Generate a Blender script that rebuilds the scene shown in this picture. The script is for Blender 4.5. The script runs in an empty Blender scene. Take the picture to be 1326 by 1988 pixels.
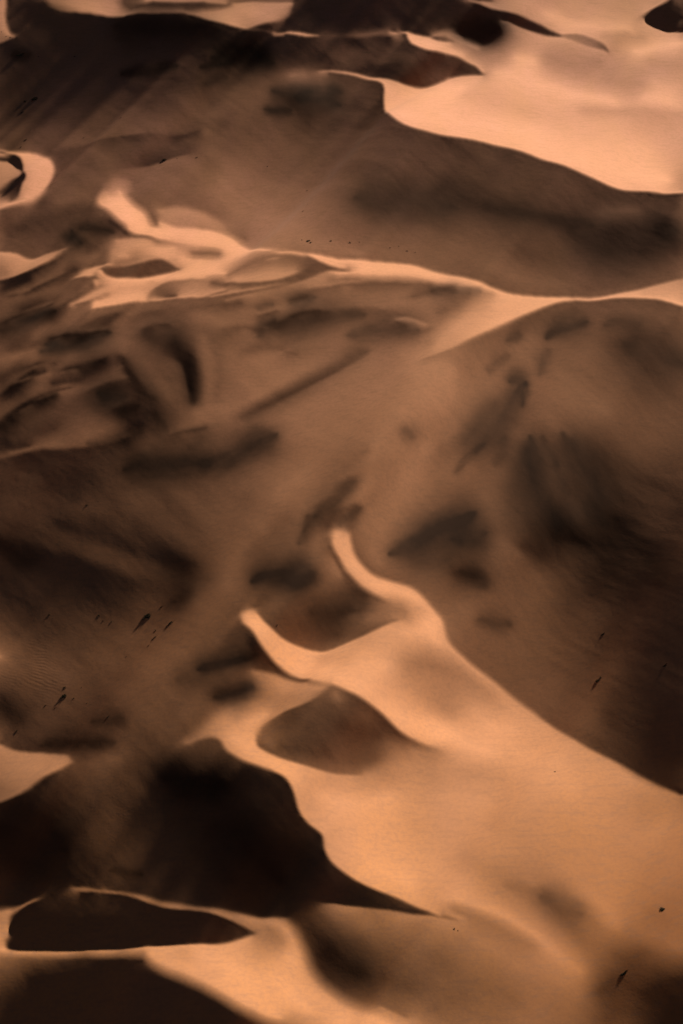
import bpy, math, random
import numpy as np
from mathutils import Vector, Matrix
# ---------------------------------------------------------------- camera, sky, sun, exposure
CAM_H=250.;PITCH=42.;VFOV=34.
SUN_EL=12.;SUN_AZ=58.          # azimuth from +x (right of the picture) towards +y (away)
sc=bpy.context.scene
cam=bpy.data.objects.new('camera',bpy.data.cameras.new('camera'));sc.collection.objects.link(cam);sc.camera=cam
cam.location=(0,0,CAM_H);cam.rotation_euler=(math.radians(90-PITCH),0,0)
cam.data.sensor_fit='VERTICAL';cam.data.sensor_height=24;cam.data.lens=12/math.tan(math.radians(VFOV/2))
cam.data.clip_start=1;cam.data.clip_end=20000
sun_dir=Vector((math.cos(math.radians(SUN_AZ))*math.cos(math.radians(SUN_EL)),math.sin(math.radians(SUN_AZ))*math.cos(math.radians(SUN_EL)),math.sin(math.radians(SUN_EL))))
w=bpy.data.worlds.new('World');sc.world=w;w.use_nodes=True
nt=w.node_tree;sky=nt.nodes.new('ShaderNodeTexSky');sky.sky_type='NISHITA';sky.sun_disc=False
sky.sun_elevation=math.radians(SUN_EL);sky.sun_rotation=math.radians(90-SUN_AZ);sky.altitude=400;sky.dust_density=4;sky.air_density=1
mix=nt.nodes.new('ShaderNodeMix');mix.data_type='RGBA';mix.blend_type='MULTIPLY';mix.inputs[0].default_value=1
mix.inputs[7].default_value=(.095,.088,.09,1)
nt.links.new(sky.outputs[0],mix.inputs[6])
bg=nt.nodes['Background'];nt.links.new(mix.outputs[2],bg.inputs[0]);bg.inputs[1].default_value=.05
ld=bpy.data.lights.new('sun','SUN');ld.energy=5;ld.angle=math.radians(1.);ld.color=(1,.815,.61)
lo=bpy.data.objects.new('sun',ld);sc.collection.objects.link(lo);lo.rotation_euler=sun_dir.to_track_quat('Z','Y').to_euler()
sc.view_settings.view_transform='Standard';sc.view_settings.look='None';sc.view_settings.gamma=1;sc.view_settings.exposure=1.74
sc.cycles.use_denoising=True
sc.cycles.max_bounces=4;sc.cycles.diffuse_bounces=1

# ---------------------------------------------------------------- relief of the dunes
PW,PH=1326,1988          # survey sheet size
PAD=60                   # margin of the sheet, in half-res cells
def densify(pts,vals,step):
    P=np.array(pts,float);n=len(P)
    if np.isscalar(vals): V=np.full(n,float(vals))
    else: V=np.interp(np.linspace(0,1,n),np.linspace(0,1,len(vals)),vals)
    # Catmull-Rom
    if n>2:
        Q=np.vstack([2*P[0]-P[1],P,2*P[-1]-P[-2]]);out=[];ov=[]
        for i in range(n-1):
            p0,p1,p2,p3=Q[i],Q[i+1],Q[i+2],Q[i+3]
            L=np.hypot(*(p2-p1));k=max(2,int(L/step)+1);t=np.linspace(0,1,k,endpoint=False)[:,None]
            # centripetal-ish tangents limited by segment length
            m1=(p2-p0)/(np.hypot(*(p2-p0))+1e-6)*L;m2=(p3-p1)/(np.hypot(*(p3-p1))+1e-6)*L
            h=(2*t**3-3*t**2+1)*p1+(t**3-2*t**2+t)*m1+(-2*t**3+3*t**2)*p2+(t**3-t**2)*m2
            out.append(h);ov.append(V[i]+(V[i+1]-V[i])*t[:,0])
        out.append(P[-1:]);ov.append(V[-1:]);return np.vstack(out),np.concatenate(ov)
    L=np.hypot(*(P[-1]-P[0]));k=max(2,int(L/step)+1);t=np.linspace(0,1,k)[:,None]
    return P[0]+(P[-1]-P[0])*t,V[0]+(V[-1]-V[0])*t[:,0]
def exposure_map(EDGES,STROKES):
    W=PW//2+2*PAD;H=PH//2+2*PAD
    fx=[];fy=[];fv=[]
    for a,b,w,pts in EDGES:
        A=None
        for side,val in ((-1,a),(1,b)):
            n=len(pts)
            P,V=densify(pts,val if not np.isscalar(val) else [val]*n,1.0)
            T=np.gradient(P,axis=0);T/=np.hypot(T[:,0],T[:,1])[:,None]+1e-9
            N=np.stack([-T[:,1],T[:,0]],1)     # right hand side when y runs down
            Q=P+N*side*max(w,1.05)
            fx.append(Q[:,0]);fy.append(Q[:,1]);fv.append(V)
    for v,pts in STROKES:
        P,V=densify(pts,v,1.0);fx.append(P[:,0]);fy.append(P[:,1]);fv.append(V)
    fx=np.concatenate(fx)/2+PAD;fy=np.concatenate(fy)/2+PAD;fv=np.concatenate(fv)
    levels=[]
    for l in range(7):
        s=2**l;w=-(-W//s);h=-(-H//s)
        ix=np.floor(fx/s).astype(int);iy=np.floor(fy/s).astype(int)
        ok=(ix>=0)&(ix<w)&(iy>=0)&(iy<h)
        k=iy[ok]*w+ix[ok]
        c=np.bincount(k,minlength=w*h).reshape(h,w);v=np.bincount(k,fv[ok],minlength=w*h).reshape(h,w)
        levels.append((c>0,np.where(c>0,v/np.maximum(c,1),0),h,w))
    U=None
    for l in range(6,-1,-1):
        m,v,h,w=levels[l]
        if U is None: U=np.full((h,w),fv.mean())
        else: U=np.repeat(np.repeat(U,2,0),2,1)[:h,:w]
        U=np.where(m,v,U).astype(np.float32)
        for it in range([60,60,60,80,100,150,400][l]):
            Q=np.pad(U,1,mode='edge')
            A=(Q[:-2,1:-1]+Q[2:,1:-1]+Q[1:-1,:-2]+Q[1:-1,2:])*.25
            U=np.where(m,v,A).astype(np.float32)
    # light smoothing away the cusps along the survey lines
    for it in range(2):
        Q=np.pad(U,1,mode='edge')
        A=(Q[:-2,1:-1]+Q[2:,1:-1]+Q[1:-1,:-2]+Q[1:-1,2:])*.25
        U=U*.5+A*.5
    # wider smoothing where contrast is low
    B=U.copy();r=5
    for it in range(14):
        Q=np.pad(B,1,mode='edge');A=(Q[:-2,1:-1]+Q[2:,1:-1]+Q[1:-1,:-2]+Q[1:-1,2:])*.25
        B=B*.4+A*.6
    k=np.clip(1-(np.abs(B-U)-2)/9,0,1)
    U=U*(1-k)+B*k
    return U
def vnoise(X,Y,seed):
    rng=np.random.RandomState(seed);G=rng.rand(256,256)
    xi=np.floor(X).astype(int);yi=np.floor(Y).astype(int);fx=X-xi;fy=Y-yi
    fx=fx*fx*(3-2*fx);fy=fy*fy*(3-2*fy);xi&=255;yi&=255;x1=(xi+1)&255;y1=(yi+1)&255
    return (G[yi,xi]*(1-fx)+G[yi,x1]*fx)*(1-fy)+(G[y1,xi]*(1-fx)+G[y1,x1]*fx)*fy
def fbm(X,Y,seed,o=4):
    r=0;a=1;t=0
    for i in range(o): r=r+a*vnoise(X*2**i,Y*2**i,seed+i);t+=a;a*=.5
    return r/t-.5
def mineral_map(MINERAL,W,H,scale):
    M=np.zeros((H,W),np.float32)
    for j,(k,w,pts) in enumerate(MINERAL):
        ws=[1.12*v for v in ([w]*len(pts) if np.isscalar(w) else w)];wm=max(ws)
        P,R=densify(pts,ws,3.0)
        n=len(R);q=np.linspace(0,1,n);R=R*(1-.55*np.maximum(0,1-q*n*3/wm)**2)*(1-.55*np.maximum(0,1-(1-q)*n*3/wm)**2)
        T=P[-1]-P[0];T=T/np.hypot(*T)
        m=3.6*wm
        x0,x1=int((P[:,0].min()-m)/scale+PAD),int((P[:,0].max()+m)/scale+PAD)+1
        y0,y1=int((P[:,1].min()-m)/scale+PAD),int((P[:,1].max()+m)/scale+PAD)+1
        x0=max(x0,0);y0=max(y0,0);x1=min(x1,W);y1=min(y1,H)
        X=(np.arange(x0,x1)-PAD)*scale;Y=(np.arange(y0,y1)-PAD)*scale
        X,Y=np.meshgrid(X,Y);D=np.full(X.shape,1e9)
        f=1/(wm*2.)
        A=(X*T[0]+Y*T[1])*f;B=(-X*T[1]+Y*T[0])*f        # along and across the streak
        Xw=X+wm*.8*fbm(A*.8,B*1.6,j*3+7,4);Yw=Y+wm*.8*fbm(A*.8+9,B*1.6,j*3+90,4)
        for (a,b),r in zip(P,R): D=np.minimum(D,((Xw-a)**2+(Yw-b)**2)/r**2)
        s=np.exp(-.55*D)*np.clip(1+.7*fbm(A*.6,B*2.2,j+300,3),0,1.3)
        M[y0:y1,x0:x1]=1-(1-M[y0:y1,x0:x1])*(1-np.clip(k*s,0,1))
    return M
def cam_project(x,y,z):
    p=math.radians(PITCH);f=(PH/2)/math.tan(math.radians(VFOV/2))
    dz=z-CAM_H
    depth=y*math.cos(p)-dz*math.sin(p); up=y*math.sin(p)+dz*math.cos(p)
    depth=np.maximum(depth,1.)
    return PW/2+f*x/depth, PH/2-f*up/depth

def bil(A,X,Y):
    h,w=A.shape;X=np.clip(X,0,w-1.001);Y=np.clip(Y,0,h-1.001)
    xi=X.astype(np.int32);yi=Y.astype(np.int32);fx=(X-xi).astype(np.float32);fy=(Y-yi).astype(np.float32)
    return (A[yi,xi]*(1-fx)+A[yi,xi+1]*fx)*(1-fy)+(A[yi+1,xi]*(1-fx)+A[yi+1,xi+1]*fx)*fy
def lin(v): return np.where(v<.04045,v/12.92,((v+.055)/1.055)**2.4)
def fold(v,n):
    v=np.mod(np.abs(v),2*n);return np.where(v>n,2*n-v,v)
def survey_xy(px,py):
    # beyond the surveyed sheet the same kinds of dunes carry on, folded over, and then flatten out
    return fold(px,PW)/2+PAD,fold(py,PH)/2+PAD
def solve(U,NS_MAX=.38,AMB=.018,TOP=.93,MU=.006,LAM=1/140.**2,BR=.8,SB=4.,MU2=.15,plan=((1.,90),(.4,10))):
    a=math.radians(SUN_AZ);e=math.radians(SUN_EL);tanE=math.tan(e)
    h=B=None;pds=0;first=True
    for DS,iters in plan:
        s=np.arange(S0,S1,DS,dtype=np.float32);t=np.arange(T0,T1,DS,dtype=np.float32)
        Sg,Tg=np.meshgrid(s,t)
        X=(-math.cos(a)*Sg-math.sin(a)*Tg);Y=(-math.sin(a)*Sg+math.cos(a)*Tg)
        n_t,n_s=X.shape
        if h is None: h=np.zeros_like(X);B=np.zeros_like(X)
        else:
            h=bil(h,(Sg-S0)/pds,(Tg-T0)/pds).astype(np.float32);B=bil(B,(Sg-S0)/pds,(Tg-T0)/pds).astype(np.float32)
        ks=(2*np.pi*np.fft.rfftfreq(n_s,DS))[None,:];kt=(2*np.pi*np.fft.fftfreq(n_t,DS))[:,None]
        Fs=((np.exp(1j*ks*DS)-1)/DS).astype(np.complex64);Ft2=((2-2*np.cos(kt*DS))/DS**2).astype(np.float32)
        K=(np.conj(Fs)/(np.abs(Fs)**2+MU*Ft2+MU2*Ft2**2+LAM)).astype(np.complex64)
        GB=np.exp(-.5*SB**2*(kt**2+ks**2)).astype(np.float32)
        hb=h
        edge=np.minimum(np.minimum(Sg-S0,S1-Sg),np.minimum(Tg-T0,T1-Tg))/90.
        ke=1-np.clip(edge,0,1)
        for it in range(iters):
            px,py=cam_project(X,Y,hb)
            L=lin(bil(U,*survey_xy(px,py))/255.)
            ns=np.clip((L-AMB)/(TOP-AMB),0,1.2)*NS_MAX
            out=np.maximum(np.maximum(-px,px-PW)/620.,np.maximum(-py/200.,(py-PH)/600.))
            k=np.clip(out,0,1);k=k*k*(3-2*k);k=np.maximum(k,ke);k[Y<40]=1
            hs=(np.roll(h,-1,1)-h)/DS;ht=np.clip((np.roll(hb,-1,0)-np.roll(hb,1,0))/(2*DS),-.7,.7);hq=(np.roll(hb,-1,1)-hb)/DS
            gs=ns/math.cos(e)*np.sqrt(1+hq**2+ht**2)
            gs=np.minimum(gs,math.tan(math.radians(33))+tanE)
            gs=gs-.03*np.clip(1-L/AMB,0,1)
            g=(gs-tanE)*(1-k)
            if it>0 or first is False: B=np.clip(B+BR*(g-hs)*(1-k),-1,1)
            F=np.fft.rfft2(g+B)*K
            h=np.fft.irfft2(F,s=X.shape).astype(np.float32);hb=np.fft.irfft2(F*GB,s=X.shape).astype(np.float32)
        pds=DS;first=False
        print('relief',DS,h.min(),h.max(),flush=True)
    q=np.clip(edge,0,1);q=q*q*(3-2*q)
    return h*q,DS
# Relief survey: lines walked along crests, slip-face feet and terminators.
# E(left, right, half_width, points): sun exposure either side of the line; S(level, points): exposure along a line.
EDGES=[]; STROKES=[]
def _p(t): return [tuple(float(v) for v in q.split(',')) for q in t.split()]
def E(a,b,w,t): EDGES.append((a,b,w,_p(t)))
def X(a,b,w,t): E(b,a,w,t)
def S(v,t): STROKES.append((v,_p(t)))
# --- far end, left
X(190,40,5,"14,0 13,35 20,60 32,68"); S(170,"2,10 2,50"); S(130,"2,66 12,72 24,70"); X(130,36,3,"30,70 18,78 0,86")
S(34,"30,20 45,60"); S(30,"60,10 75,50 85,30")
X(34,130,7,"88,0 100,10 125,22"); E([60,120,185,200,205,130,110,120,150],[34,32,30,28,25,22,25,28,30],3,"95,18 130,25 170,28 205,31 235,31.5 265,29 300,27.5 335,26 360,26")
S([150,190,210],"120,5 160,15 200,25"); X(185,75,10,"230,0 235,10 250,24"); S(200,"285,1 330,2 360,2"); S(62,"265,14 330,12 400,14")
S(60,"290,8 350,8"); E(170,65,2,"300,4 360,5 440,7"); E([150,200,215,220,220],[30,32,35,40,40],2,"362,27 400,37 430,48 455,54 481,60")
E([70,75,90],[130,190,200],5,"362,24 400,20 450,12"); S([190,200],"450,30 500,20"); S(180,"470,48 490,50 510,44")
E(50,185,4,"455,3 520,3 570,4"); E([180,185,170,130],[45,45,42,40],3,"483,60 505,52 540,43 560,28 573,8"); E(185,45,3,"481,60 500,53 520,48")
S(35,"640,3 760,4 880,4"); S(28,"600,15 700,35"); S(38,"780,35 860,30 900,10"); S(42,"500,58 560,57"); S(42,"600,58 680,55 740,50")
# field below first far ridge
S(24,"150,45 300,60 420,70"); S(18,"280,52 350,55"); S(32,"100,70 200,90 400,110"); S(40,"10,100 60,130 120,150")
E(85,28,2,"470,64 500,62.5 530,62"); E([40,45,50],[190,215,180],2,"530,62 570,60 605,66 621,70"); E([200,200,180],[42,42,42],2,"556,64 598,73 621,70"); S(205,"575,64 600,69 612,70")
S([75,95,100],"622,70 690,69 755,61"); S(34,"450,80 540,72 600,78"); S(40,"640,80 760,72")
S(60,"560,130 640,110 720,95 780,100"); S(45,"520,100 600,95")
# second far ridge with bright face
E([60,50,40,45,100],[200,235,235,235,235],2,"760,60 790,61 830,70 850,78 880,82"); S(240,"810,82 850,92 900,105"); E(60,170,6,"830,66 860,62 900,62"); S([200,215],"880,75 930,95")
E([235,240,240,240,240,240,235,235,230],[44,44,46,50,55,60,60,65,70],1.5,"772,60 789,65 794,78 804,91 830,102 860,106 895,115 925,129 940,142")
E([62,62,60,58,60],[52,46,44,46,50],3,"685,136 730,123 780,118 830,122 860,110"); S(55,"860,125 910,137"); S(44,"780,140 830,145")
E([70,66,66],[225,230,235],1.5,"870,147 900,143 940,144"); E([70,70,60,50,45,55,80],[160,220,225,230,235,240,240],1.5,"620,137 645,136 690,141 735,151 790,163 830,164 872,149"); S(150,"566,148 592,147")
S([230,245,248],"760,175 830,185 900,170"); S(215,"700,146 740,156 770,165")
E([200,225,230,235,240,240,243,245,246,248,250,250,250,245],[75,70,58,52,52,56,62,66,66,66,68,66,66,62],1.5,"640,139 690,147 730,158 746,170 747,200 751,220 766,236 800,252 850,265 890,270 950,281 1010,297 1080,322 1140,345")
E([250,250,248,245],[66,60,56,52],1.5,"1140,345 1200,368 1240,375 1326,379")
# far right faces
E([205,200,195,200,215],[25,25,30,35,50],2,"905,0 960,19 1020,36 1060,53 1092,68"); E([30,30,35,50],[130,190,210,220],2,"975,40 1005,49 1045,62 1090,71")
E([28,28,28,28,28],[200,175,150,150,170],12,"876,60 905,76 945,88 985,72 978,46"); S([28,26],"900,30 960,60")
E([225,220,210,205,190],[140,130,115,80,50],2,"1092,66 1130,71 1160,80 1175,90 1183,100"); E([150,150,130,80],[215,205,200,200],2,"1090,71 1120,83 1150,92 1182,101")
X([190,200,210,215],[18,14,14,14],1.5,"1302,0 1285,12 1265,22 1251,34"); E([14,14,14,14],[215,215,215,215],1.5,"1251,35 1265,46 1300,57 1326,60"); S(14,"1290,35 1326,30")
E(30,190,2,"905,1 930,4 960,2"); S(195,"1000,8 1100,6"); S(225,"1060,25 1150,50 1230,60"); S(185,"1170,72 1250,70"); S(190,"1240,10 1200,15"); S(205,"1100,28 1200,35")
S(240,"1000,110 1040,120"); S(170,"1060,110 1120,125 1170,118"); S(240,"960,140 1060,165 1150,190 1200,200"); S(185,"1180,155 1250,165"); S(235,"1230,100 1326,85"); S(190,"1260,120 1320,132")
S(220,"1270,160 1320,170"); S(238,"1250,190 1310,200"); E(225,205,4,"1130,212 1220,212 1326,216"); S(228,"900,185 980,205 1080,225 1200,235"); S(250,"780,225 900,240 1050,260"); S(250,"1000,285 1150,320 1300,350"); S(215,"1326,250 1326,320"); S(240,"1200,280 1260,290")
# --- shaded basin, upper middle
S(72,"640,240 700,250"); S(72,"800,275 900,295 1000,320"); S(80,"600,300 700,320"); S(62,"690,200 730,230"); S(72,"860,340 980,360 1080,380"); S(66,"1150,370 1230,395 1310,398")
S(75,"900,400 1040,425 1140,440"); S(100,"1170,408 1240,410"); S(62,"1180,440 1300,440"); S(68,"1180,490 1320,490"); S(112,"650,440 760,460"); S(95,"850,450 960,460"); S(82,"1000,490 1130,510"); S(112,"920,520 1040,545 1120,555"); S(90,"1150,560 1250,535 1320,515")
S(65,"560,190 600,235"); S(85,"520,270 480,250"); S(112,"470,320 520,350 570,380"); S(145,"430,345 460,390 520,420 580,440"); S(125,"620,420 640,460 760,490"); S(150,"520,450 600,475 700,490")
S(52,"120,190 250,170 380,150"); S(72,"250,215 350,195 430,170 540,140"); S(90,"300,245 400,225 470,200 520,160"); S(42,"20,160 80,190"); S(60,"10,215 60,225"); S(78,"60,250 180,255"); S(75,"5,270 60,275"); S(60,"300,130 420,100")
E([80,88,95,100,90],[70,62,60,62,78],2,"100,296 150,283 210,270 270,262 330,261"); E([90,85,80],[58,52,60],2,"330,261 365,258 388,253"); S(84,"130,320 200,300"); S(78,"180,290 280,285 370,275"); S([110,70],"400,260 440,240")
E([78,60,55,70],[108,112,115,105],2,"235,332 285,320 330,309 372,300"); S(108,"250,340 330,330 420,320"); S(112,"280,365 360,340")
# left crescent
E([80,85,88,85,85,85,90,90,88,85],[235,238,235,235,235,232,230,228,225,220],4,"0,294 45,295 75,298 97,307 107,322 102,342 88,366 64,390 30,404 0,412")
E([235,235,230,220,215,215,210,190,160],[14,12,12,12,14,25,50,60,80],2,"0,295 24,298 40,307 46,320 47,334 53,345 45,362 38,384 24,393"); E([20,15,15,15,25,50],[200,195,190,190,175,160],1.5,"0,311 20,314 34,326 44,338 24,352 0,372"); S(190,"4,335 25,335"); S(62,"22,380 32,370"); S([210,225],"0,397 30,396"); S(230,"70,315 85,335 65,370 50,385")
# S-shaped tongue
S(150,"225,352 245,353 252,365"); E([110,108,105,105,110],[130,150,160,150,140],3,"205,366 222,349 238,347 255,350 258,368")
X([92,90,88,85,85,95,135],[200,215,235,245,245,243,240],6,"205,368 190,385 190,398 212,414 240,438 265,453 300,461")
S([245,250,250,245],"210,385 235,400 270,430 330,455"); E([240,245,248,245,240],[105,100,100,110,170],8,"300,440 285,412 262,395 248,380 240,366")
E([110,105,110,120,150],[180,190,185,180,160],6,"308,404 350,402 395,412 430,428 450,445"); S(185,"330,418 390,425 420,438"); S([150,110],"436,432 455,450 478,462")
E([170,165,165,170,160,150,150],[235,242,245,245,246,247,247],4,"312,430 345,440 400,443 440,453 470,472 505,483 560,487")
E([135,130,122,118,115,110,105,102,100,98,105],[247,247,247,247,246,246,245,245,243,240,235],3,"560,487 640,498 720,503 800,511 845,525 890,534 930,547 985,565 1050,572 1110,577 1170,574")
E([105,100,95,100],[235,230,215,200],2,"1170,574 1230,565 1280,551 1326,540"); S(240,"1150,580 1240,579"); S(215,"1250,572 1326,565"); S(240,"1290,585 1326,592")
E([243,243,243,240,240],[92,90,86,84,82],1.5,"1116,583 1180,583 1250,583 1280,586 1326,600")
# lit lobes
E([245,245,235,225],[125,120,180,200],3,"250,450 300,465 340,471 385,481"); E([95,100,110],[170,185,190],8,"214,520 214,490 226,466"); E([100,100,120],[200,205,210],3,"226,465 262,461 300,468")
S([205,225,235],"240,478 300,480 340,480"); S(240,"360,470 420,480 470,495"); S(210,"230,500 250,500"); S(120,"372,488 400,491 428,493"); S(235,"350,500 430,505 480,492"); S(225,"300,495 330,502")
E([130,150,170,200,205,190],[80,80,78,75,78,85],2,"205,525 232,520 270,513 308,505 325,508 352,521"); E([78,78,78,78,80,85],[235,235,240,240,240,235],1.5,"198,527 206,534 240,537 280,535 320,528 352,521"); S(140,"225,512 270,503")
E([95,90,90,150],[205,215,225,225],3,"150,537 168,521 205,515 218,517"); S(225,"175,530 195,528"); X([225,220],[95,90],3,"193,541 170,541 148,540"); E([90,92],[225,230],4,"186,556 184,548 192,541"); S(240,"230,545 320,540 400,533 440,530")
E([90,95,150],[205,205,210],3,"140,592 168,573 200,556"); S(215,"180,575 230,562 300,552"); S(205,"300,545 280,560"); X([205,200,190],[100,100,110],2,"198,577 170,586 140,592"); 
E([100,105,160],[240,240,225],3,"178,600 188,584 215,573"); S(238,"200,592 240,583 280,575"); E([235,235,230,225,220,190,170,160],[110,108,105,100,98,98,100,105],2,"182,603 240,594 290,584 345,581 400,578 450,572 520,562 560,553")
E([225,215,205,215,225,225],[115,100,95,120,150,150],1.5,"286,580 292,569 306,558 330,549 365,545 400,543"); S([110,70,60],"305,570 330,577 345,576"); S([150,170],"350,560 380,552"); S(195,"395,568 430,563"); S(90,"440,555 410,548"); X(200,95,2,"440,565 410,572 385,580"); S(215,"350,578 380,577")
E([210,180,170,170,190],[140,120,120,118,100],5,"440,532 470,516 505,500 555,493 600,500"); E([240,240,235],[95,85,80],2,"600,500 625,512 680,526"); X([90,90,95,100,110],[200,190,170,160,150],2,"680,526 640,525 605,539 560,553 500,570"); X([105,105],[165,150],1.5,"500,570 440,583"); 
S(205,"455,542 500,538 550,530"); X([205,205,200,190],[95,92,92,95],2,"578,531 545,545 495,551 440,549"); S(130,"500,515 540,508 580,515"); S(170,"520,505 540,503"); S(90,"600,522 585,538"); S(105,"470,562 530,552")
E([244,240,235,225,225],[140,120,118,110,110],7,"640,534 700,539 800,545 850,555 890,561"); S(245,"700,520 800,530 860,543 940,560"); S(140,"640,545 680,560")
E([235,240],[170,190],5,"890,562 960,566"); S([240,243],"1000,573 1090,580"); S(235,"960,590 1040,585")
X([115,120,140,150],[200,215,215,200],14,"925,578 895,605 860,640 830,675"); X([235,243,243,240,235,225,205,185],[95,100,105,112,120,128,138,150],2,"1115,584 1080,592 1040,608 1000,625 960,645 915,665 876,684 820,700"); S([240,225],"1030,600 930,630"); S(205,"880,650 850,675"); S(110,"905,580 880,600 850,610"); S(130,"830,650 800,670")
# --- middle left, shaded rolls
S(70,"60,430 130,415 180,400"); S(105,"110,395 190,375"); S(72,"10,430 80,425"); S(60,"10,440 60,440"); S(82,"40,470 110,475"); S(55,"215,430 250,455"); S(75,"200,470 170,490")
E([90,90,85,85],[225,220,210,195],2,"0,487 30,491 62,500 90,492"); E([85,85],[190,160],2,"90,492 128,484"); X([185,205,190,150],[85,48,36,32],2,"128,485 97,510 45,534 0,544"); S(140,"0,520 15,530"); S(36,"10,560 60,542"); S(100,"150,490 110,525 60,560 10,590"); S(92,"140,545 90,575")
S([55,70],"40,605 80,585 110,578"); S(100,"20,625 60,605 120,590 150,575"); S(52,"100,620 140,585 155,575"); S(110,"140,600 120,630 70,650"); S(75,"20,680 70,670"); S(105,"170,625 140,650"); S(90,"160,640 220,632"); S(70,"190,620 230,610"); S(120,"215,645 200,660")
S(105,"240,600 350,600 430,595"); E([120,110,105,100],[90,84,80,78],3,"250,612 290,602 380,595 470,588"); S(100,"400,640 430,720 420,780"); S(115,"430,740 440,790"); S(120,"230,660 190,675 130,695"); S(70,"280,640 330,630"); S(95,"330,650 300,635")
S(95,"20,740 70,715 120,700"); S(48,"0,770 30,755 90,720"); S(50,"100,745 150,735 205,705"); S(95,"60,765 120,750 160,745"); S(42,"0,825 50,790 110,765"); S(75,"80,810 150,775 190,765"); S(60,"30,850 110,830"); S(88,"170,800 220,790 250,775"); S(100,"210,735 240,710"); S(60,"240,690 275,745 305,800"); S(90,"285,690 330,750"); S(68,"300,770 320,800"); S(85,"340,780 340,830"); S(122,"380,800 440,780 480,760"); S(55,"220,795 265,785"); S(45,"280,825 250,835")
E([85,90,92,85,80,60],[50,45,42,42,45,60],3,"0,888 60,877 125,872 200,865 250,850 275,832"); S([100,110],"20,876 120,862"); S(45,"0,868 60,862"); S([105,95],"170,850 220,825"); S(85,"290,860 280,880"); E([115,120],[80,85],2,"330,843 400,828"); S([95,90],"360,850 420,845"); S(48,"140,920 160,930"); S(62,"20,925 70,925"); S(58,"180,925 230,900"); S(70,"150,985 220,990"); S(60,"20,985 120,1005")
S(85,"250,960 330,970 400,960"); S(100,"440,930 500,900 540,860"); S(78,"340,1030 390,1050"); S(95,"420,1080 450,1020 480,960"); S([42,40,42,46],"130,1018 200,1048 300,1080 370,1100"); S([50,60,66,66],"10,1030 120,1062 230,1095 330,1125"); S([26,28,34,42],"0,1058 70,1085 200,1112 320,1148"); S(38,"20,1120 150,1140"); S(45,"20,1160 120,1175"); S(92,"400,1120 380,1170"); S(55,"250,1160 330,1165"); S(48,"320,1175 360,1160"); S(80,"250,1230 330,1220"); S(62,"60,1225 150,1230"); S(95,"390,1210 450,1160"); S(110,"440,1140 480,1060")
# --- middle field
E([170,165,160,150],[112,100,95,95],3,"600,562 660,553 740,548 840,552"); S(130,"640,570 720,572 800,565"); S(150,"610,580 560,595 500,610"); S(110,"480,600 540,585"); S(85,"560,585 600,575"); S([140,128],"700,590 640,595"); S(140,"860,575 780,590 740,600"); S(95,"800,575 850,562 880,560"); S(118,"500,660 440,690"); S(138,"640,650 560,680 480,700"); S(85,"520,630 600,610"); S(130,"700,630 650,665 560,700"); S(105,"720,640 780,650 840,640"); E([110,110,120],[205,200,170],3,"770,616 790,614 830,628"); S(90,"790,632 770,622"); S(135,"850,615 820,600"); S(148,"780,680 840,665"); S(120,"880,600 850,600")
S([118,140,150,140],"440,790 520,760 590,725 660,690"); S([118,130],"430,720 500,710"); S([75,82,90,110],"500,795 570,762 650,722 715,682"); S(120,"440,820 480,810"); S(142,"560,800 660,760 760,710"); S(168,"800,720 860,710"); S(172,"820,780 860,750"); S(180,"880,720 850,790"); S(138,"600,840 700,800"); S(160,"840,860 780,930"); S(150,"740,850 720,900"); S(128,"560,930 620,880"); S(112,"500,1000 520,1040"); S(130,"650,960 600,1000"); S(84,"590,1035 600,1000 640,970 680,930"); S(142,"740,960 700,1000"); S(160,"800,960 770,1000 740,1040"); S(128,"620,1040 600,1080"); S(78,"640,1030 660,1005 690,985"); S(150,"720,1060 740,1090"); S(125,"745,1095 790,1110 850,1115")
# right shoulder
S(100,"1000,640 1080,610"); S(100,"1160,600 1250,605 1326,625"); S(118,"960,690 1040,650"); S(135,"900,720 960,700"); S(115,"1040,700 1140,690"); S(85,"1200,660 1290,650"); S(115,"1080,780 1180,800"); S(95,"1240,790 1326,770"); S(108,"1040,830 1100,850"); S(92,"1200,870 1290,850"); S([95,80],"1160,830 1210,920"); S(72,"1240,950 1326,900"); S(55,"1260,1020 1326,1000"); S(140,"920,790 880,840"); S(118,"880,880 960,850"); S(125,"900,940 940,960 960,1000"); S(130,"870,950 840,960"); S(110,"990,940 1000,1010"); S(118,"970,1050 1010,1080"); S(95,"1010,1100 1060,1120"); S(100,"1060,900 1100,960 1130,1000"); S(70,"1100,1050 1160,1080"); S(42,"1220,1050 1280,1100"); S(50,"1150,1140 1220,1180"); S(62,"880,1112 930,1120"); S(98,"940,1150 1040,1160"); S(70,"1100,1170 1150,1200"); S(38,"1280,1180 1326,1150"); S(112,"900,1180 940,1220"); S(95,"990,1210 1060,1250"); S(66,"1140,1250 1200,1310"); S(36,"1260,1260 1326,1300"); S(98,"960,1290 1050,1340"); S(88,"1100,1370 1150,1400"); S(58,"1180,1380 1230,1430"); S(24,"1290,1380 1326,1440"); S(45,"1250,1430 1326,1510"); S(75,"1150,1320 1100,1290")
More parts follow.
